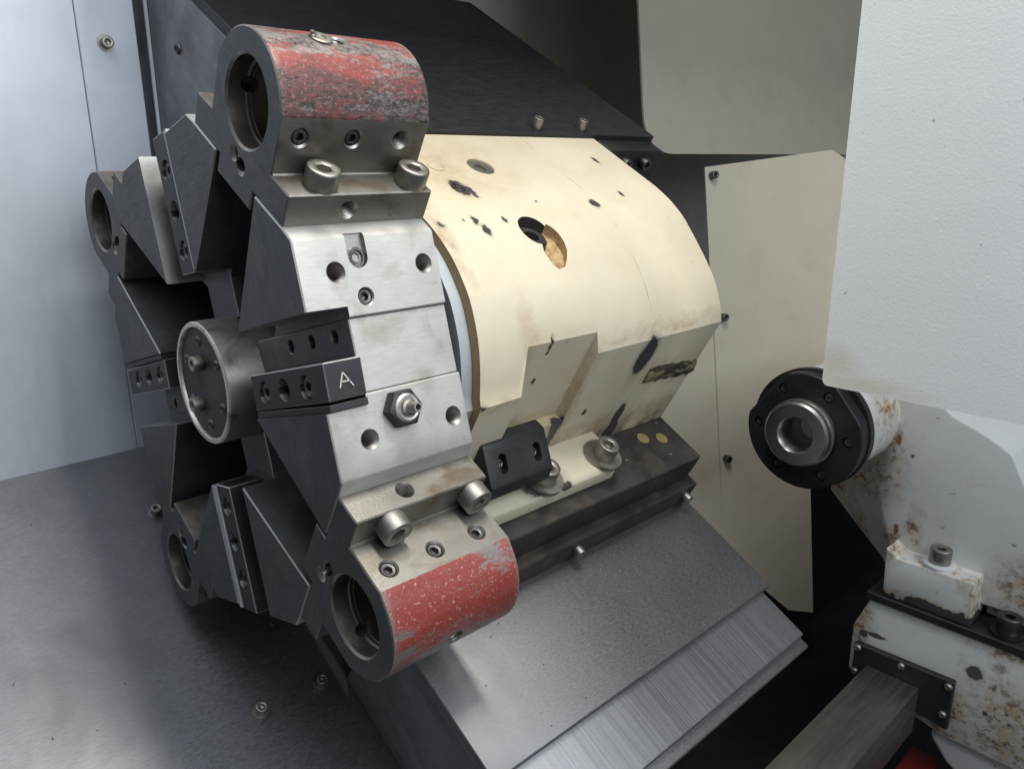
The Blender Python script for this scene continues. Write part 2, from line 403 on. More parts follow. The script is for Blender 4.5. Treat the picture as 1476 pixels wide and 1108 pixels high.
# coolant nozzle
noz = along((30.2, 144.6, -43.5), (0, 1, 0))
bm = bmesh.new(); n = 36
loft(bm, [ring(9.0, -.5, n, True), ring(9.0, 5.2, n, True), ring(8.6, 6.2, n, True), ring(7.6, 6.8, n)]); xform(bm, list(bm.verts), noz)
nz = part('coolant_nozzle', bm, 'black_oxide', turret, F0, 30); tag(nz, 'hex based coolant nozzle with short steel tube')
bm = bmesh.new(); loft(bm, [ring(7.5, 6.6, n), ring(7.3, 7.6, n), ring(6.2, 8.4, n), ring(5.2, 8.2, n), ring(4.8, 7.6, n)]); xform(bm, list(bm.verts), noz); part('collar', bm, 'hub_steel', nz, F0)
bm = bmesh.new(); loft(bm, [ring(4.6, 7.4, n), ring(4.2, 9.6, n), ring(3.0, 10.2, n), ring(2.6, 16, n), ring(2.4, 16.6, n), ring(1.6, 16.6, n), ring(1.5, 11, n)]); xform(bm, list(bm.verts), noz); part('tube', bm, 'screw_steel', nz, F0)

# ================================================================== BORING BAR HOLDERS
def red_paint(name, bare_t, dark_t, grad, pale):
    k = NB(name); y = k.xyz(1)
    streak = k.noise(34, 6, (1, 1, .28), rough=.62, dist=.4); mid = k.noise(110, 6, (1.1, 1.1, .45), rough=.7, off=5); fine = k.noise(520, 3, (1, 1, .8), rough=.6)
    red = k.mix(k.ramp(streak, .35, .65), (.25, .038, .031), (.33, .085, .068)); red = k.mix(k.ramp(fine, .45, .7, 0, .5), red, (.24, .020, .018))
    v = k.math('ADD', k.math('MULTIPLY', streak, .62), k.math('MULTIPLY', mid, .38)); vf = k.math('ADD', v, k.math('MULTIPLY', k.math('SUBTRACT', fine, .5), .16))
    bare = k.ramp(vf, bare_t, bare_t + .05)
    edge = k.math('ADD', k.ramp(k.xyz(2), -.0075, -.0035), k.ramp(k.xyz(2), -.0835, -.0868)); bare = k.math('MAXIMUM', bare, k.math('MULTIPLY', edge, k.ramp(fine, .35, .5)))
    d = k.math('ADD', k.math('MULTIPLY', k.noise(48, 6, (1, 1, .3), off=11, rough=.66), .75), k.math('MULTIPLY', k.noise(420, 4, off=3, rough=.7), .30))
    d = k.math('ADD', d, k.math('MULTIPLY', k.ramp(y, .193, .2125, 1, 0), grad))
    dk = k.ramp(d, dark_t, dark_t + .10)
    m = k.mix(bare, red, k.mix(fine, (.30, .27, .25), (.20, .185, .175))); m = k.mix(k.math('MULTIPLY', dk, k.ramp(k.noise(560, 4, (1, 1, .5), off=33, rough=.7), .36, .60, .35, .95)), m, (.045, .030, .030))
    flk = k.ramp(k.noise(640, 3, off=21, rough=.6), .60, .66, 0, pale); m = k.mix(flk, m, (.46, .30, .27))
    k.bump(fine, .22, .001); k.bump(k.math('SUBTRACT', 1, bare), .35, .0006)
    k.done(m, k.ramp(fine, .3, .7, .40, .58), k.math('MULTIPLY', bare, .5)); return name
red_paint('red_worn', .49, .50, .20, .35); red_paint('red_fresh', .50, .57, .0, .75)
HZ0, HZ1 = -3.5, -87.0
RC_, RO, RB_ = 180.7, 33.9, 21.4
def holder_profile():
    P = []
    a0 = math.asin((191.0 - RC_) / RO); n = 22
    P += [(50.8, 143.7), (50.8, 161), (33.3, 161.4), (33.3, 191)]
    for i in range(1, n):
        a = a0 + (math.pi - 2 * a0) * i / n; P.append((RO * math.cos(a), RC_ + RO * math.sin(a)))
    P += [(-33.3, 191), (-33.3, 161.4), (-50.8, 161), (-50.8, 143.7), (-19, 143.7), (-19, 133.2), (19, 133.2), (19, 143.7)]
    return P
def holder_mesh(red):
    bm = bmesh.new(); prism(bm, holder_profile(), HZ1, HZ0); bevel(bm, .7, 1, 25); me = tomesh(bm, 25)
    for m in ('holder_steel', red, 'dark_steel', 'bore_steel'): me.materials.append(MATS[m])
    cb = bmesh.new()
    loft(cb, [ring(r, z, 48, c=(0, RC_)) for r, z in ((24.5, 2), (22.6, HZ0), (21.4, HZ0 - 1.2), (21.4, HZ0 - 10), (20.2, HZ0 - 10.6), (20.2, HZ0 - 12.5), (19.6, HZ0 - 12.6), (19.6, HZ1 - 3))])
    me = cut(me, cb, 28, 3)
    cb = bmesh.new()
    for s in (1, -1):
        for z in (-15, -43.5, -71.5): hole(cb, (s * 33.3, 180.5, z), (s, 0, 0), 4.3, 16.5, 1.0, z == -71.5)
        hole(cb, (s * 50.8, 151.9, -37.7), (s, 0, 0), 4.4, 14, .8, True)
    hole(cb, (0, RC_ + RO, -45), (0, 1, 0), 4.3, 16, .6, True)
    hole(cb, (-3.4, 152.5, HZ0), (-.25, -.1, 1), 3.6, 12, .8)
    me = cut(me, cb, 28, 3)
    cb = bmesh.new(); hole(cb, (3.2, 149.6, HZ0), (.3, -.1, 1), 3.6, 10, .8); me = cut(me, cb, 28, 3)
    for p_ in me.polygons:
        if p_.material_index == 3: continue
        n, c = p_.normal, p_.center * 1000
        if n.z > .9: p_.material_index = 2
        elif c.y > 190.4 and abs(n.z) < .5: p_.material_index = 1
    return me
HM = {'red_worn': holder_mesh('red_worn'), 'red_fresh': holder_mesh('red_fresh')}
H = [(45, 'red_worn', 'grey boring bar holder with scuffed blackened red paint, above the bare pad of the turret'),
     (-45, 'red_fresh', 'grey boring bar holder with speckled bright red paint, just over the sloping steel cover'),
     (135, 'red_fresh', 'dark boring bar holder in front of the bright bare back wall panel'),
     (-135, 'red_fresh', 'dark boring bar holder hanging low over the brushed bed sheet, under the hub')]
for deg, red, lab in H:
    F = station(deg); h = thing('boring_bar_holder', lab, 'tool holder', F @ Matrix.Translation((0, .1437, -.045)), 'tool holders bolted round the turret')
    body = place('body', HM[red], h, F)
    for s in (1, -1):
        for z in (-24.3, -77.2): screw(h, F, (s * 43.0, 161.2, z), (0, 1, 0), 16.8, 9.8, 'screw_steel')
        for z in (-15, -43.5) if deg == 45 else (-15, -43.5, -71.5): plug(h, F, (s * 33.3, 180.5, z), (s, 0, 0), 4.1, .9)
    if deg == 45:
        L = (0, RC_ + RO - .6, -36)
        bm = bmesh.new(); loft(bm, [ring(6, 0, 28), ring(6, 1.0, 28), ring(5.4, 1.4, 28), ring(3, 1.4, 28), ring(2.6, .6, 28)]); xform(bm, list(bm.verts), along(L, (0, 1, 0))); part('port_ring', bm, 'screw_steel', h, F)
        bm = bmesh.new(); loft(bm, [ring(1.8, 0, 16), ring(1.8, 1.8, 16), ring(1.1, 2.6, 16), ring(1.0, 3.6, 16)]); xform(bm, list(bm.verts), along((0, RC_ + RO - .6, -32), (0, 1, .2))); part('nipple', bm, 'screw_steel', h, F)

# ================================================================== TURRET HOUSING
CREAM = (.68, .61, .462)
def cream_extra(k, m):
    # casting seams: thin dark hairlines round the housing
    z = k.xyz(2); y = k.xyz(1)
    wob = k.math('MULTIPLY', k.math('SUBTRACT', k.noise(25, 3), .5), .004)
    d = k.math('ABSOLUTE', k.math('ADD', k.math('ADD', z, .258), wob))
    ln = k.math('MULTIPLY', k.ramp(d, .0003, .0008, 1, 0), k.ramp(k.noise(60, 3, off=1), .38, .55, 0, .55))
    m = k.mix(ln, m, (.30, .22, .12))
    br = k.spots([(61, 128, -172, 26, 20, 24)], .003, 120, .35); m = k.mix(k.math('MULTIPLY', br, .0), m, (.45, .28, .12))
    gr = k.spots([(110, 22, -175, 14, 5, 34), (125, 15, -190, 12, 16, 12), (121, 40, -310, 6, 12, 40), (121, -4, -270, 8, 14, 60), (129, 66, -115, 4, 3, 18), (121, 30, -203, 8, 60, 4), (109, 50, -140, 18, 60, 5), (121, 88, -275, 8, 3, 70), (40, 136, -104, 60, 14, 5), (-22, 134.5, -165, 30, 6, 34)], .012, 90, .8)
    m = k.mix(k.math('MULTIPLY', gr, k.ramp(k.noise(55, 6, off=31, rough=.65), .35, .7, .12, .75)), m, (.36, .23, .10))
    sw = k.ramp(k.noise(16, 5, (1, 1, .6), off=40, dist=.8), .42, .66, 0, .28); m = k.mix(sw, m, (.58, .48, .29))
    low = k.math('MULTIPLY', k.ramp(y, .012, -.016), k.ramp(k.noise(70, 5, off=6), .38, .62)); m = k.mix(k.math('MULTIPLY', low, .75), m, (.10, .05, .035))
    return m
chips = [(6, 134.5, -149, 9, 4, 5.5), (11, 134.5, -155, 7, 4, 2.4), (-22.5, 134.5, -149, 0.1, .1, .1)]
def hp(x, y, fr, val, rx=2, ry=2, rz=2):
    q = toBA(pix(x, y, (S, S, 0) if fr == 'a' else (S, -S, 0), val)); chips.append((q[0], q[1], q[2], rx, ry, rz))
hp(685, 318, 'a', 134, 4, 3, 2); hp(702, 331, 'a', 133, 5, 3, 2.6); hp(668, 317, 'a', 134, 1, 1, 1); hp(633, 330, 'a', 131, 4, 4, 2.6); hp(647, 361, 'a', 127, 4, 4, 2.4)
hp(728, 316, 'a', 134, 2.5, 3, 1.5); hp(857, 293, 'a', 134, 4, 3, 4); hp(895, 280, 'a', 134, 3, 3, 2); hp(772, 290, 'a', 134.5, 1.2, 2, 1.2); hp(858, 231, 'a', 134.5, 5, 2, 2)
hp(930, 514, 'b', 121, 4, 17, 9); hp(936, 500, 'b', 121, 4, 10, 4)
hp(802, 612, 'b', 121, 5, 9, 6); hp(794, 628, 'b', 121, 5, 12, 4); hp(890, 598, 'b', 121, 4, 12, 5); hp(877, 622, 'b', 121, 4, 12, 8)
hp(795, 496, 'b', 113.5, 4, 6, 1.2); hp(789, 508, 'b', 113.5, 3, 2, 1); hp(768, 550, 'b', 113.5, 3, 2.5, 1.4); hp(760, 515, 'b', 116, 4, 3, 1.5); hp(842, 594, 'b', 121, 3, 2.5, 2); hp(812, 487, 'b', 110, 4, 1.5, 1); hp(696, 590, 'b', 129, 2.5, 1.5, 2)
paint('cream_paint', CREAM, .42, .05, (.58, .42, .22), .35, chips=chips, extra=cream_extra, bump=.10, bscale=700)
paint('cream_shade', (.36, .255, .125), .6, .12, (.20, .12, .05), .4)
paint('cream_stained', (.50, .35, .18), .65, .3, (.14, .065, .025), .6, bump=.7, bscale=400, extra=lambda k, m: k.mix(k.ramp(k.noise(230, 6, off=5, rough=.7), .42, .66, 0, .9), m, (.17, .085, .035)))
house = thing('turret_housing', 'cream painted turret housing with chipped paint and rounded nose on a black base', 'housing', BAZ @ Matrix.Translation((.06, -.07, -.22)))
front = [(39, 134.3), (48.7, 133.4), (61, 131), (71.6, 127.8), (83.2, 122.3), (91.3, 117.5), (101, 109), (110.2, 98.8), (118.7, 85.6), (125, 73.0)]
back = [(13, 134.6), (30, 133.2), (47, 129.4), (59.5, 124.4), (76, 117), (91, 109.4), (101, 103), (110, 95.2), (116.5, 88.5), (121, 82)]
def mixp(f): return [tuple(Vector(a) * (1 - f) + Vector(b) * f) for a, b in zip(front, back)]
def section(z, blim, ym=20, b2=None):
    f = min(max((-100 - z) / 245, 0), 1); cv = catmull(mixp(f), 4)
    # cut the nose curve where it reaches b = blim, resample
    pts = []
    for p0, p1 in zip(cv, cv[1:]):
        pts.append(p0)
        if p1[0] >= blim:
            t = (blim - p0[0]) / (p1[0] - p0[0]); pts.append((blim, p0[1] + (p1[1] - p0[1]) * t)); break
    else: pts.append(cv[-1]); pts.append((blim, cv[-1][1] - 5))
    def resample(q, N):
        L = [0]; rs = []
        for a, b in zip(q, q[1:]): L.append(L[-1] + (Vector(b) - Vector(a)).length)
        for i in range(N + 1):
            d = L[-1] * i / N; j = max(k for k in range(len(L)) if L[k] <= d + 1e-6); j = min(j, len(q) - 2)
            t = (d - L[j]) / max(L[j + 1] - L[j], 1e-9); rs.append(tuple(Vector(q[j]) * (1 - t) + Vector(q[j + 1]) * t))
        return rs
    kb = 98; i0 = next(i for i, p_ in enumerate(pts) if p_[0] >= kb); a, b = pts[i0 - 1], pts[i0]
    t = (kb - a[0]) / (b[0] - a[0]); mid = (kb, a[1] + (b[1] - a[1]) * t)
    rs = resample(pts[:i0] + [mid], 26) + resample([mid] + pts[i0:], 8)[1:]
    b2 = blim if b2 is None else b2
    P = [(-62, 134.5), (-30, 134.5)] + rs + [(blim, ym), (b2, ym - .5), (b2, -20), (-62, -20)]
    return [(x, y, z) for x, y in P]
bm = bmesh.new()
secs = [section(-100, 129), section(-131, 129), section(-138, 113.5, 20, 121), section(-200.4, 113.5, 20, 121), section(-201, 121), section(-250, 121), section(-300, 121), section(-345, 121)]
loft(bm, secs)
hme = tomesh(bm, 24); hme.materials.append(MATS['cream_paint']); hme.materials.append(MATS['cream_shade']); hme.materials.append(MATS['cream_stained']); hme.materials.append(MATS['base_black'])
cb = bmesh.new()
# deep slot for a bolt, sunk square to the slope where the nose begins to fall away
cb = bmesh.new(); loft(cb, [[(52 + 11.5 * math.cos(a), h_, -177 + 11.5 * math.sin(a)) for a in [2 * math.pi * i / 32 for i in range(32)]] for h_ in (150, 112)])
hme = cut(hme, cb, 24, 3)
random.seed(11)
sl = [(50, -187.5), (46, -191), (50, -194.5), (56, -197.2), (63, -198), (70, -196), (76, -192.5), (81, -186), (82, -180), (79, -175.5), (70, -172), (58, -176)]
sl = [(x + random.uniform(-.6, .6), z + random.uniform(-.6, .6)) for x, z in sl]
cb = bmesh.new(); loft(cb, [[(x, 150, z) for x, z in sl], [(x + (62 - x) * .12, 125.5 - (x - 46) * .22, z + (-186 - z) * .12) for x, z in sl]])
hme = cut(hme, cb, 24, 2)
cb = bmesh.new(); hole(cb, (-19.2, 134.5, -186.2), (0, 1, 0), 7, 6, .1, cb=(10, 3.0)); hme = cut(hme, cb, 24, 0)
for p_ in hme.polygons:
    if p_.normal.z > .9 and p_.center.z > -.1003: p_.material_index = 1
hb = place('body', hme, house, BAZ)
bm = bmesh.new(); loft(bm, [ring(9.7, 0, 36), ring(9.7, 1.8, 36), ring(9.0, 2.2, 36), ring(5.6, 2.2, 36), ring(4.2, 2.0, 36, True), ring(4.1, -3, 36, True), ring(1, -3.4, 36)])
xform(bm, list(bm.verts), along((-19.2, 131.4, -186.2), (0, 1, 0))); part('flush_bolt', bm, 'screw_steel', house, BAZ)
plug(house, BAZ, (5.7, 134.9, -148), (0, 1, 0), 5.2, -.5, 'screw_dark')
bm = bmesh.new(); loft(bm, [ring(6.2, 0, 30), ring(6.0, .8, 30), ring(4.6, 1.0, 30), ring(4, .4, 30), ring(1, .5, 30)]); xform(bm, list(bm.verts), along((-19.7, 134.4, -148), (0, 1, 0))); part('painted_plug', bm, 'cream_paint', house, BAZ)
bm = bmesh.new(); loft(bm, [ring(11.2, 0, 36), ring(11.2, 5, 36), ring(9.8, 6.2, 36), ring(5.2, 6.2, 36), ring(5, 5.5, 36, True), ring(5, 1, 36, True), ring(1, .8, 36)])
xform(bm, list(bm.verts), along((52, 120.5, -177), (0, 1, 0))); part('sunk_bolt', bm, 'screw_dark', house, BAZ)
# grey ring plate on the front
bm = bmesh.new(); prism(bm, [(x - 5 if x > 30 else x, y - 5) for x, y, z in section(-100, 129)], -92, -99.7); part('ring_plate', bm, 'ring_grey', house, BAZ)
# base
bm = bmesh.new(); prism(bm, [(-62, -20.4), (168.8, -20.4), (168.8, -48), (164, -70), (-62, -70)], -115, -345.4); bevel(bm, 1.0)
base = tag(part('base', bm, 'base_black', house, BAZ), 'oily black base block under the cream housing')
paint('cream_foot', CREAM, .45, .06, (.42, .28, .12), .6, chips=[(155, -8, -190, 4, 3.2, 5), (150, -6, -247, 10, 4, 5), (146, -6, -172, 11, 3, 18)], chipcol=(.07, .06, .055), bump=.12)
bm = bmesh.new()
F1 = [(118, -20.2), (155.5, -20.2), (155.5, -8.5), (152, -6), (118, -6)]
loft(bm, [[(x, y, -118) for x, y in F1], [(x, y, -243) for x, y in F1], [(x - (3 if x > 130 else 0), y, -249) for x, y in F1]]); bevel(bm, .8)
foot = part('foot', bm, 'cream_foot', house, BAZ)
for z, h in ((-174, 6), (-236, 12)): screw(foot, BAZ, (144, -3.0, z), (0, 1, 0), 16.5, 11, 'screw_steel', washer=(29, 3.2))
for z in (-312, -330):
    bm = bmesh.new(); loft(bm, [ring(5.4, 0, 20), ring(5.2, .4, 20)]); xform(bm, list(bm.verts), along((134 if z == -312 else 140, -20.3, z + 6), (0, 1, 0)))
    if 'ochre_dot' not in MATS: paint('ochre_dot', (.34, .27, .10), .5, .2)
    part('paint_dot', bm, 'ochre_dot', base, BAZ)
# black coolant block in front of the band
bm = bmesh.new()
G0 = [(122, 34), (131, 34.5), (151, 16.5), (151.6, 7), (146, -1), (122, -3)]
prism(bm, G0, -113.5, -167); bevel(bm, 1.3, 2); gm = tomesh(bm, 30); gm.materials.append(MATS['black_oxide'])
gn = Vector((18, 20, 0)).normalized(); gt = Vector((-gn.y, gn.x, 0)); gc = Vector((141, 25.4, 0))
cb = bmesh.new()
for z in (-126.5, -156):
    pts = [(3.4 * math.cos(a), 3 + 3.4 * math.sin(a)) for a in [math.pi * i / 10 for i in range(11)]] + [(3.4 * math.cos(a), -3 + 3.4 * math.sin(a)) for a in [math.pi + math.pi * i / 10 for i in range(11)]]
    loft(cb, [[tuple(gc + gt * y + gn * d + Vector((0, 0, z + x))) for x, y in pts] for d in (6, -6)])
gm = cut(gm, cb, 30); cbk = place('coolant_block', gm, house, BAZ); tag(cbk, 'black oiled block with two slotted holes')
for z in (-126.5, -156): screw(cbk, BAZ, gc - gn * 6 + Vector((0, 0, z)), gn, 5.6, 3, 'screw_dark', name='slot_screw', shank=1)
bm = bmesh.new(); loft(bm, [ring(4.5, 0, 20), ring(4.5, 14, 20), ring(3, 17, 20)]); xform(bm, list(bm.verts), along((140, 2, -118), (.3, -.1, 1)))
k = NB('brass'); k.done(k.mix(k.noise(80, 3), (.42, .26, .09), (.60, .40, .16)), .35, 1); part('brass_fitting', bm, 'brass', cbk, BAZ)
# jagged torn filler on the far lower flank
random.seed(3)
k = NB('torn_filler'); m_ = k.mix(k.ramp(k.noise(160, 5, (1, 1, .3)), .4, .6), (.045, .035, .028), (.30, .24, .14)); k.bump(k.noise(260, 5), .9, .003); k.done(m_, .75)
bm = bmesh.new(); rs = []
for i in range(15):
    z = -279 - i * 4.75; cy = 43 - i * .45; hgt = 7.5 + random.uniform(-1.5, 1.5)
    rs.append([(119, cy - hgt, z), (121.4 + random.uniform(0, .7), cy - hgt + random.uniform(-1, 1), z), (121.8 + random.uniform(0, 1.6), cy - 2 + random.uniform(-2, 2), z), (121.7 + random.uniform(0, 1.6), cy + 3 + random.uniform(-2, 2), z), (121.3 + random.uniform(0, .6), cy + hgt + random.uniform(-1, 1), z), (119, cy + hgt, z)])
loft(bm, rs); tag(part('torn_filler', bm, 'torn_filler', hb, BAZ), 'ragged dark strip where filler has torn away')

# ================================================================== LOWER TELESCOPIC COVER
cov = thing('telescopic_cover', 'sloping grey steel telescopic cover with brushed lower leaf below the housing', 'cover', BAZ @ Matrix.Translation((.22, -.235, -.2)))
def leaf(top, b0, b1, z0, z1, thick, mat, name, slant=0, bot=None):
    bm = bmesh.new(); bot = top - thick if bot is None else bot
    zb = z0 - slant
    loft(bm, [[(b0, top, z0), (b1, top, z0), (b1, top, z1), (b0, top, z1)], [(b0, bot, zb), (b1, bot, zb), (b1, bot, z1), (b0, bot, z1)]])
    bevel(bm, 1.6, 3); return part(name, bm, mat, cov, BAZ)
u_ = leaf(-70, 150, 272, -57.3, -354.8, 6, 'cover_sheet', 'upper_leaf', 1.5)
leaf(-77, 152, 314, -60, -351.2, 5, 'cover_leaf', 'lower_leaf', 1)
leaf(-84, 152, 322.5, -62, -354, 5, 'cover_sheet', 'bottom_leaf', 1)
bm = bmesh.new()
loft(bm, [[(150, -76, -59), (270, -76, -59), (270, -76, -345), (150, -76, -345)], [(120, -234.4, -93), (290, -234.4, -93), (290, -234.4, -345), (120, -234.4, -345)]])
sk = part('side_skirt', bm, 'slide_side', cov, BAZ); tag(sk, 'dark side skirt closing the cover')
bm = bmesh.new(); box(bm, 165, 177.4, -72, -47.5, -118, -352); bevel(bm, 1.0); ws = part('wiper_strip', bm, 'base_black', cov, BAZ)
for z in (-206, -340): screw(ws, BAZ, (177.4, -57, z), (1, 0, 0), 8, 6.5, 'screw_steel')

# ================================================================== TAILSTOCK
TP, TQ = 166.0, -100.8
tail = thing('tailstock', 'white painted tailstock with rust stains, black flange and steel quill', 'tailstock', PQZ @ Matrix.Translation((.25, -.40, -.56)))
WHITE = (.75, .765, .755)
def rust_spots(k, m, L, amt=.9):
    f = k.spots(L, .008, 110, .75); n = k.ramp(k.noise(95, 7, off=51, rough=.7), .40, .58)
    m = k.mix(k.math('MULTIPLY', f, k.ramp(n, 0, 1, .25, .8)), m, (.50, .33, .14)); d = k.ramp(k.noise(140, 6, off=61, rough=.7), .50, .60)
    return k.mix(k.math('MULTIPLY', k.math('MULTIPLY', f, d), amt), m, (.14, .06, .025))
RUST = (.30, .15, .05)
def rusty(k, m):
    a = k.ramp(k.noise(38, 7, off=12, rough=.68), .60, .74, 0, .4); m = k.mix(a, m, (.48, .33, .16))
    b = k.ramp(k.noise(60, 7, off=15, rough=.7), .65, .71, 0, .7); return k.mix(b, m, (.16, .07, .03))
def peel_bottom(ylim, span, amp):
    def f(k, m):
        m = rusty(k, m); m = rust_spots(k, m, [(268.5, -219, -534, 17, 5, 17), (232, -216, -530, 8, 10, 16), (300, -225, -525, 8, 8, 14), (303, -240, -530, 5, 24, 14)]); y = k.xyz(1)
        v = k.math('ADD', y, k.math('MULTIPLY', k.math('SUBTRACT', k.noise(70, 5), .5), amp))
        e = k.ramp(v, ylim - .0006, ylim, 1, 0); h = k.ramp(v, ylim - .001, ylim + .004, .8, 0)
        return k.mix(e, k.mix(h, m, (.42, .28, .10)), (.075, .07, .075))
    return f
bodychips = [(204, -150, -545, 10, 12, 6), (196, -163, -552, 16, 8, 10), (214, -138, -545, 4, 9, 5)]
def bodyx(k, m):
    m = rusty(k, m); m = rust_spots(k, m, [(206, -160, -550, 16, 18, 14), (185, -170, -560, 22, 12, 20), (160, -190, -575, 26, 12, 14), (195, -140, -530, 24, 24, 24), (212, -80, -520, 10, 26, 20), (182, -218, -575, 10, 24, 14), (340, -226, -545, 26, 22, 12), (214, -120, -545, 4, 20, 6), (240, -200, -545, 6, 18, 10), (222, -215, -548, 10, 8, 10)]); return m
paint('white_cast', WHITE, .38, .05, (.50, .40, .26), .22, extra=bodyx, bump=.10, bscale=420, chips=[(225, -205, -545, 2, 5, 3), (217, -118, -545, 2, 5, 3), (230, -130, -545, 1.5, 1.5, 3)], chipcol=RUST)
paint('white_foot', WHITE, .38, .05, (.50, .40, .26), .22, extra=peel_bottom(-.254, .01, .028), bump=.10, bscale=420)
paint('white_base', WHITE, .40, .05, (.46, .34, .18), .35, extra=lambda k, m: rust_spots(k, rusty(k, m), [(305, -350, -520, 9, 22, 8), (330, -320, -520, 5, 40, 8), (343, -330, -520, 26, 26, 8), (345, -358, -520, 34, 16, 10), (225, -345, -520, 14, 8, 8), (290, -375, -525, 30, 7, 10), (340, -273, -520, 30, 6, 8), (306, -256, -545, 40, 12, 60), (212, -300, -520, 8, 30, 8)]), bump=.10, bscale=420, chips=[(313, -303, -520, 6.5, 6.5, 4), (228, -306, -520, 9, 2.2, 4), (217, -309, -520, 4, 4, 4), (352, -270, -520, 14, 4, 4), (326, -337, -520, 2, 2, 3), (345, -338, -520, 1.5, 1.5, 3)], chipcol=(.10, .095, .10))
bm = bmesh.new(); loft(bm, [ring(r, z, 56, c=(TP, TQ)) for r, z in ((9.5, -500), (13.2, -450), (15.6, -444.4), (16.6, -443), (27.4, -443), (29.4, -444.8), (29.4, -451.5), (30.7, -452), (30.7, -480))], True, False)
tag(part('quill', bm, 'quill_steel', tail, PQZ), 'bare steel quill with a tapered bore')
def fl_r(a):
    r = 52.5
    for na, d in ((142, 45.5), (40, 49.5)):
        cs = math.cos(a - rad(na))
        if cs > .1: r = min(r, d / cs)
    return r
def fring(k, z, add=0): return [(TP + (fl_r(2 * math.pi * i / 96) * k + add) * math.cos(2 * math.pi * i / 96), TQ + (fl_r(2 * math.pi * i / 96) * k + add) * math.sin(2 * math.pi * i / 96), z) for i in range(96)]
bm = bmesh.new(); loft(bm, [ring(30.9, -462, 96, c=(TP, TQ)), ring(30.9, -456.6, 96, c=(TP, TQ)), ring(31.6, -456, 96, c=(TP, TQ)), fring(1, -456, -1), fring(1, -457), fring(1, -469.5), fring(1, -470.4, -.8), ring(54, -470.5, 96, c=(TP, TQ)), ring(54, -478, 96, c=(TP, TQ)), ring(40, -478, 96, c=(TP, TQ))], False, False)
flm = tomesh(bm, 30); flm.materials.append(MATS['black_oxide'])
cb = bmesh.new()
for i in range(6):
    a = rad(60 * i); hole(cb, (TP + 41 * math.cos(a), TQ + 41 * math.sin(a), -456), (0, 0, 1), 3, 8, .4, cb=(4.9, 4.0))
flange = place('flange', cut(flm, cb, 30), tail, PQZ); tag(flange, 'black flange ring with six sunk screws')
for i in range(6):
    a = rad(60 * i); screw(flange, PQZ, (TP + 41 * math.cos(a), TQ + 41 * math.sin(a), -460), (0, 0, 1), 8.2, 3, 'screw_dark', name='flange_screw', shank=2)
def zp(x, y, z): q = toPQ(pix(x, y, (0, 0, 1), z)); return (q[0], q[1], z)
bm = bmesh.new(); loft(bm, [ring(r, z, 64, c=(TP + o, TQ)) for r, z, o in ((44, -477, 0), (48, -479, 0), (49.2, -492, 0), (49.6, -530, 0), (50, -700, 0))], True, True); bevel(bm, .5, 1, 40)
part('neck', bm, 'white_cast', tail, PQZ, 40)
s0 = [zp(*q, -545) for q in ((1293, 520), (1375, 600), (1427, 630), (1460, 655), (1486, 720), (1500, 800))] + [(352, -250, -545), (228, -250, -545)] + [zp(*q, -545) for q in ((1282, 782), (1272, 740), (1268, 705), (1284, 650), (1291, 615))]
s1 = [(x, y, -575) for x, y, z in s0[:7]] + [(208, -256, -575), zp(1269, 800, -573), zp(1229, 749, -574), zp(1197, 706, -575), (138, -150, -575), (142, -90, -575)]
s2 = [(x, y, -860) for x, y, z in s1]
bm = bmesh.new(); loft(bm, [s0, s1, s2]); bevel(bm, 2.5, 3, 14); part('body', bm, 'white_cast', tail, PQZ, 50)
# foot with bolt
bm = bmesh.new()
P0 = [(227, -214), (238, -221.6), (301.5, -221), (303.4, -262), (229, -262)]
P1 = [(227, -205), (238, -212), (301.5, -211), (303.4, -262), (229, -262)]
loft(bm, [[(x, y, -520) for x, y in P0], [(x, y, -547) for x, y in P0], [(x, y + 22 if y > -240 else y, -566) for x, y in P0]]); bevel(bm, 1.6, 2)
foot = part('foot', bm, 'white_foot', tail, PQZ)
screw(foot, PQZ, (268.5, -217.6, -534), (0, 1, 0), 18, 13.5, 'screw_steel')
bm = bmesh.new(); loft(bm, [ring(r, z, 40) for r, z in ((8, -2), (13.5, -2), (13.6, 3.2), (12.8, 4), (8, 4))], False, False); xform(bm, list(bm.verts), along((268.5, -221.8, -534), (0, 1, 0))); part('washer', bm, 'white_cast', foot, PQZ)
# base
bm = bmesh.new(); B0 = [(219.5, -270), (420, -270), (420, -378), (300, -378), (268, -371), (226, -357), (207, -352), (206.4, -304)]
prism(bm, B0, -520, -760); bevel(bm, 1.8, 2); tb = part('base', bm, 'white_base', tail, PQZ)
bm = bmesh.new(); prism(bm, [(285, -370.5), (420, -375), (420, -440), (330, -430), (300, -412), (284, -392)], -530, -760); bevel(bm, 5, 3); part('lower_apron', bm, 'white_base', tail, PQZ)
bm = bmesh.new(); box(bm, 216, 420, -270, -262.2, -517, -755); bevel(bm, .8); part('rail', bm, 'black_oxide', tail, PQZ)
bm = bmesh.new(); box(bm, 306, 420, -261.6, -250, -556, -755); part('rear_foot', bm, 'white_base', tail, PQZ)
screw(tail, PQZ, (329, -259, -532), (0, 1, 0), 19, 15, 'screw_dark', washer=(26, 3))
bm = bmesh.new(); prism(bm, [(213, -317), (301, -315.8), (301, -366), (213, -353)], -519.6, -512.6); bevel(bm, 1); pl = part('seal_plate', bm, 'black_oxide', tail, PQZ); tag(pl, 'black wiper plate around the square bar')
for q in ((216.5, -321), (256.5, -321), (297, -321.5), (296, -351), (216.5, -347)): screw(pl, PQZ, (*q, -512.6), (0, 0, 1), 7, 2.6, 'screw_steel', name='button_screw', button=True)
bar = thing('square_bar', 'square grey steel guide bar running out of the black wiper plate', 'bar', PQZ @ Matrix.Translation((.25, -.365, -.3)))
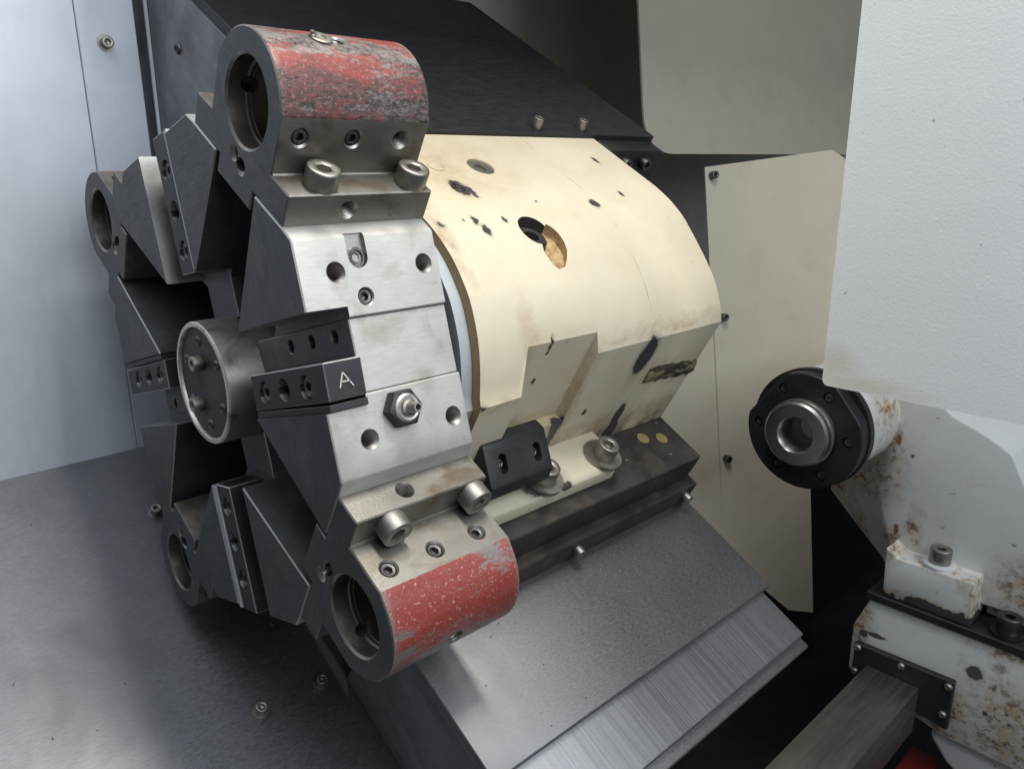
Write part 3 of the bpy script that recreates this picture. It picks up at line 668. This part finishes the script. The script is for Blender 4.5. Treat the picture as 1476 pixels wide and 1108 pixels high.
bm = bmesh.new(); box(bm, 226.5, 274.5, -382, -334.5, -512, 150); bevel(bm, 1.2, 2); part('shaft', bm, 'bar_steel', bar, PQZ)
paint('red_cast', (.16, .012, .012), .5, .15)
bm = bmesh.new(); box(bm, 262, 290, -470, -432, -560, -490); bevel(bm, 4, 3); red = part('red_block', bm, 'red_cast', None, PQZ); tag(red, 'small red painted casting in the dark pit below the bar', 'casting')

# ================================================================== ENCLOSURE PANELS
k = NB('white_hammer'); nb = k.noise(760, 2, (1, .8, 1), rough=.45); n2 = k.noise(360, 2, off=3)
yel = k.spots([(256, 6, -300, 12, 9, 6), (275, -6, -300, 30, 5, 6)], .004, 120, .7)
m_ = k.mix(k.math('MULTIPLY', yel, .45), k.mix(k.noise(12, 4), (.77, .795, .80), (.83, .85, .85)), (.62, .52, .32))
m_ = k.mix(k.ramp(k.noise(150, 2, off=8), .745, .76, 0, .6), m_, (.2, .2, .2))
k.bump(k.ramp(k.math('ADD', k.math('MULTIPLY', nb, .7), k.math('MULTIPLY', n2, .3)), .35, .62), .08, .0006); k.done(m_, .42, 0, .45)
bm = bmesh.new()
def rcorner(x, y, r, n=6): return [(x + r - r * math.cos(math.pi / 2 * i / n), y + r - r * math.sin(math.pi / 2 * i / n)) for i in range(n + 1)]
pl_ = rcorner(249.2, -10, 4) + [(620, -10), (620, 620), (249.2, 620)]
prism(bm, pl_, -300, -302.2); wp = part('door_panel', bm, 'white_hammer', None, PQZ); tag(wp, 'bright white panel with pebbled paint hanging beside the tailstock flange', 'panel')

paint('tan_paint', (.62, .57, .46), .46, .04, (.34, .25, .13), .22, bump=.04)
l7 = rad(7.5)
up7 = Vector((math.sin(l7), math.cos(l7), 0)); nrm7 = Vector((math.cos(l7), -math.sin(l7), 0))
def slab(name, pts, n, k_, thick, mat, parent, X, O):
    # polygon given by pixels, laid on the plane n.p = k_
    n = Vector(n).normalized(); Xv = (Vector(X) - n * n.dot(Vector(X))).normalized(); Yv = n.cross(Xv)
    fr = frame(Xv, Yv, n, O); P = []
    for x, y in pts:
        d = pix(x, y, n, k_) - Vector(O); P.append((d.dot(Xv), d.dot(Yv)))
    bm = bmesh.new(); prism(bm, P, -thick, 0); return bm, fr
O1 = pix(945, 222, (CC - CC), 1) if False else CC + ray(945, 222) * 900
k1 = O1.dot(nrm7)
arc = [(927, 150), (928.5, 175), (934, 198), (945, 213), (958, 220), (968, 222)]
bm, fr = slab('p', [(920, -8), (916, -300), (1330, -300), (1330, 226), (1217, 223)] + arc[::-1], nrm7, k1, 2.5, 'tan_paint', None, (0, 0, -1), O1)
up = part('upper_panel', bm, 'tan_paint', None, fr); tag(up, 'tan painted upper sheet with a rounded lower corner', 'panel')
O2 = CC + ray(1030, 500) * 930
hz = Vector((1.11, 0, -2.76)).normalized(); n2 = up7.cross(hz); n2 = n2 if n2.dot(CC - O2) > 0 else -n2
k2 = O2.dot(n2.normalized())
low = thing('lower_panel', 'tan painted lower sheet behind the tailstock with two screws along its seam', 'panel', frame((1, 0, 0), (0, 1, 0), (0, 0, 1), O2))
bm, fr = slab('p', [(1016, 241), (1090, 231), (1200, 216), (1217, 228), (1300, 330), (1300, 600), (1168, 690), (1172, 882), (1137, 879), (1043, 800)], n2, k2, 2.0, 'tan_paint', low, hz, O2)
part('right_sheet', bm, 'tan_paint', low, fr)
bm, fr2 = slab('p', [(1024.6, 420), (1041.6, 800), (850, 800), (850, 420)], n2, k2 - 4, 2.0, 'tan_paint', low, hz, O2)
part('left_sheet', bm, 'tan_paint', low, fr2)
for x, y in ((1026, 253), (1046, 660), (1041, 457)):
    q = pix(x, y, n2, k2); Tm = frame((1, 0, 0), (0, 1, 0), (0, 0, 1))
    screw(low, Tm, q, n2, 9, 8, 'screw_dark', washer=(11, 1))
# rear wall of the enclosure; unseen roof sheet added to shade the slide top
paint('rear_shaded_tan', (.46, .44, .385), .6, .1)  # tan wall coloured darker, its shade put into the paint
bm = bmesh.new(); box(bm, -420, -410, -560, 700, -2600, -428); rw = part('rear_wall', bm, 'rear_shaded_tan', None, PQZ); tag(rw, kind='structure')
bm = bmesh.new(); box(bm, -420, 110, 470, 476, -1100, -60); rf = part('shading_roof', bm, 'tan_paint', None, PQZ); tag(rf, kind='structure')

# ================================================================== loose metal chips
random.seed(21)
bm = bmesh.new()
def sliver(F, lo, hi, fix, up, n):
    for _ in range(n):
        c = Vector([random.uniform(a, b) for a, b in zip(lo, hi)]); a = random.uniform(0, 6.28); L = random.uniform(.5, 1.5); wd = random.uniform(.15, .35)
        ex = Vector((math.cos(a), 0, math.sin(a))); ey = Vector((-math.sin(a), 0, math.cos(a)))
        pts = [c + ex * (t * L) + Vector((0, .12 + .5 * (1 - t * t), 0)) for t in (-1, -.3, .3, 1)]
        loft(bm, [[tuple(p_ + ey * wd), tuple(p_ + Vector((0, .18, 0))), tuple(p_ - ey * wd)] for p_ in pts])
sliver(BAZ, (185, -70, -345), (265, -70, -75), 0, 0, 9); sliver(BAZ, (-120, FL, -80), (150, FL, 120), 0, 0, 34); sliver(BAZ, (125, -20.4, -340), (165, -20.4, -255), 0, 0, 12)
ch = part('metal_chips', bm, 'screw_steel', None, BAZ); tag(ch, 'tiny loose metal chips scattered over the steel covers', 'chips', kind='stuff')
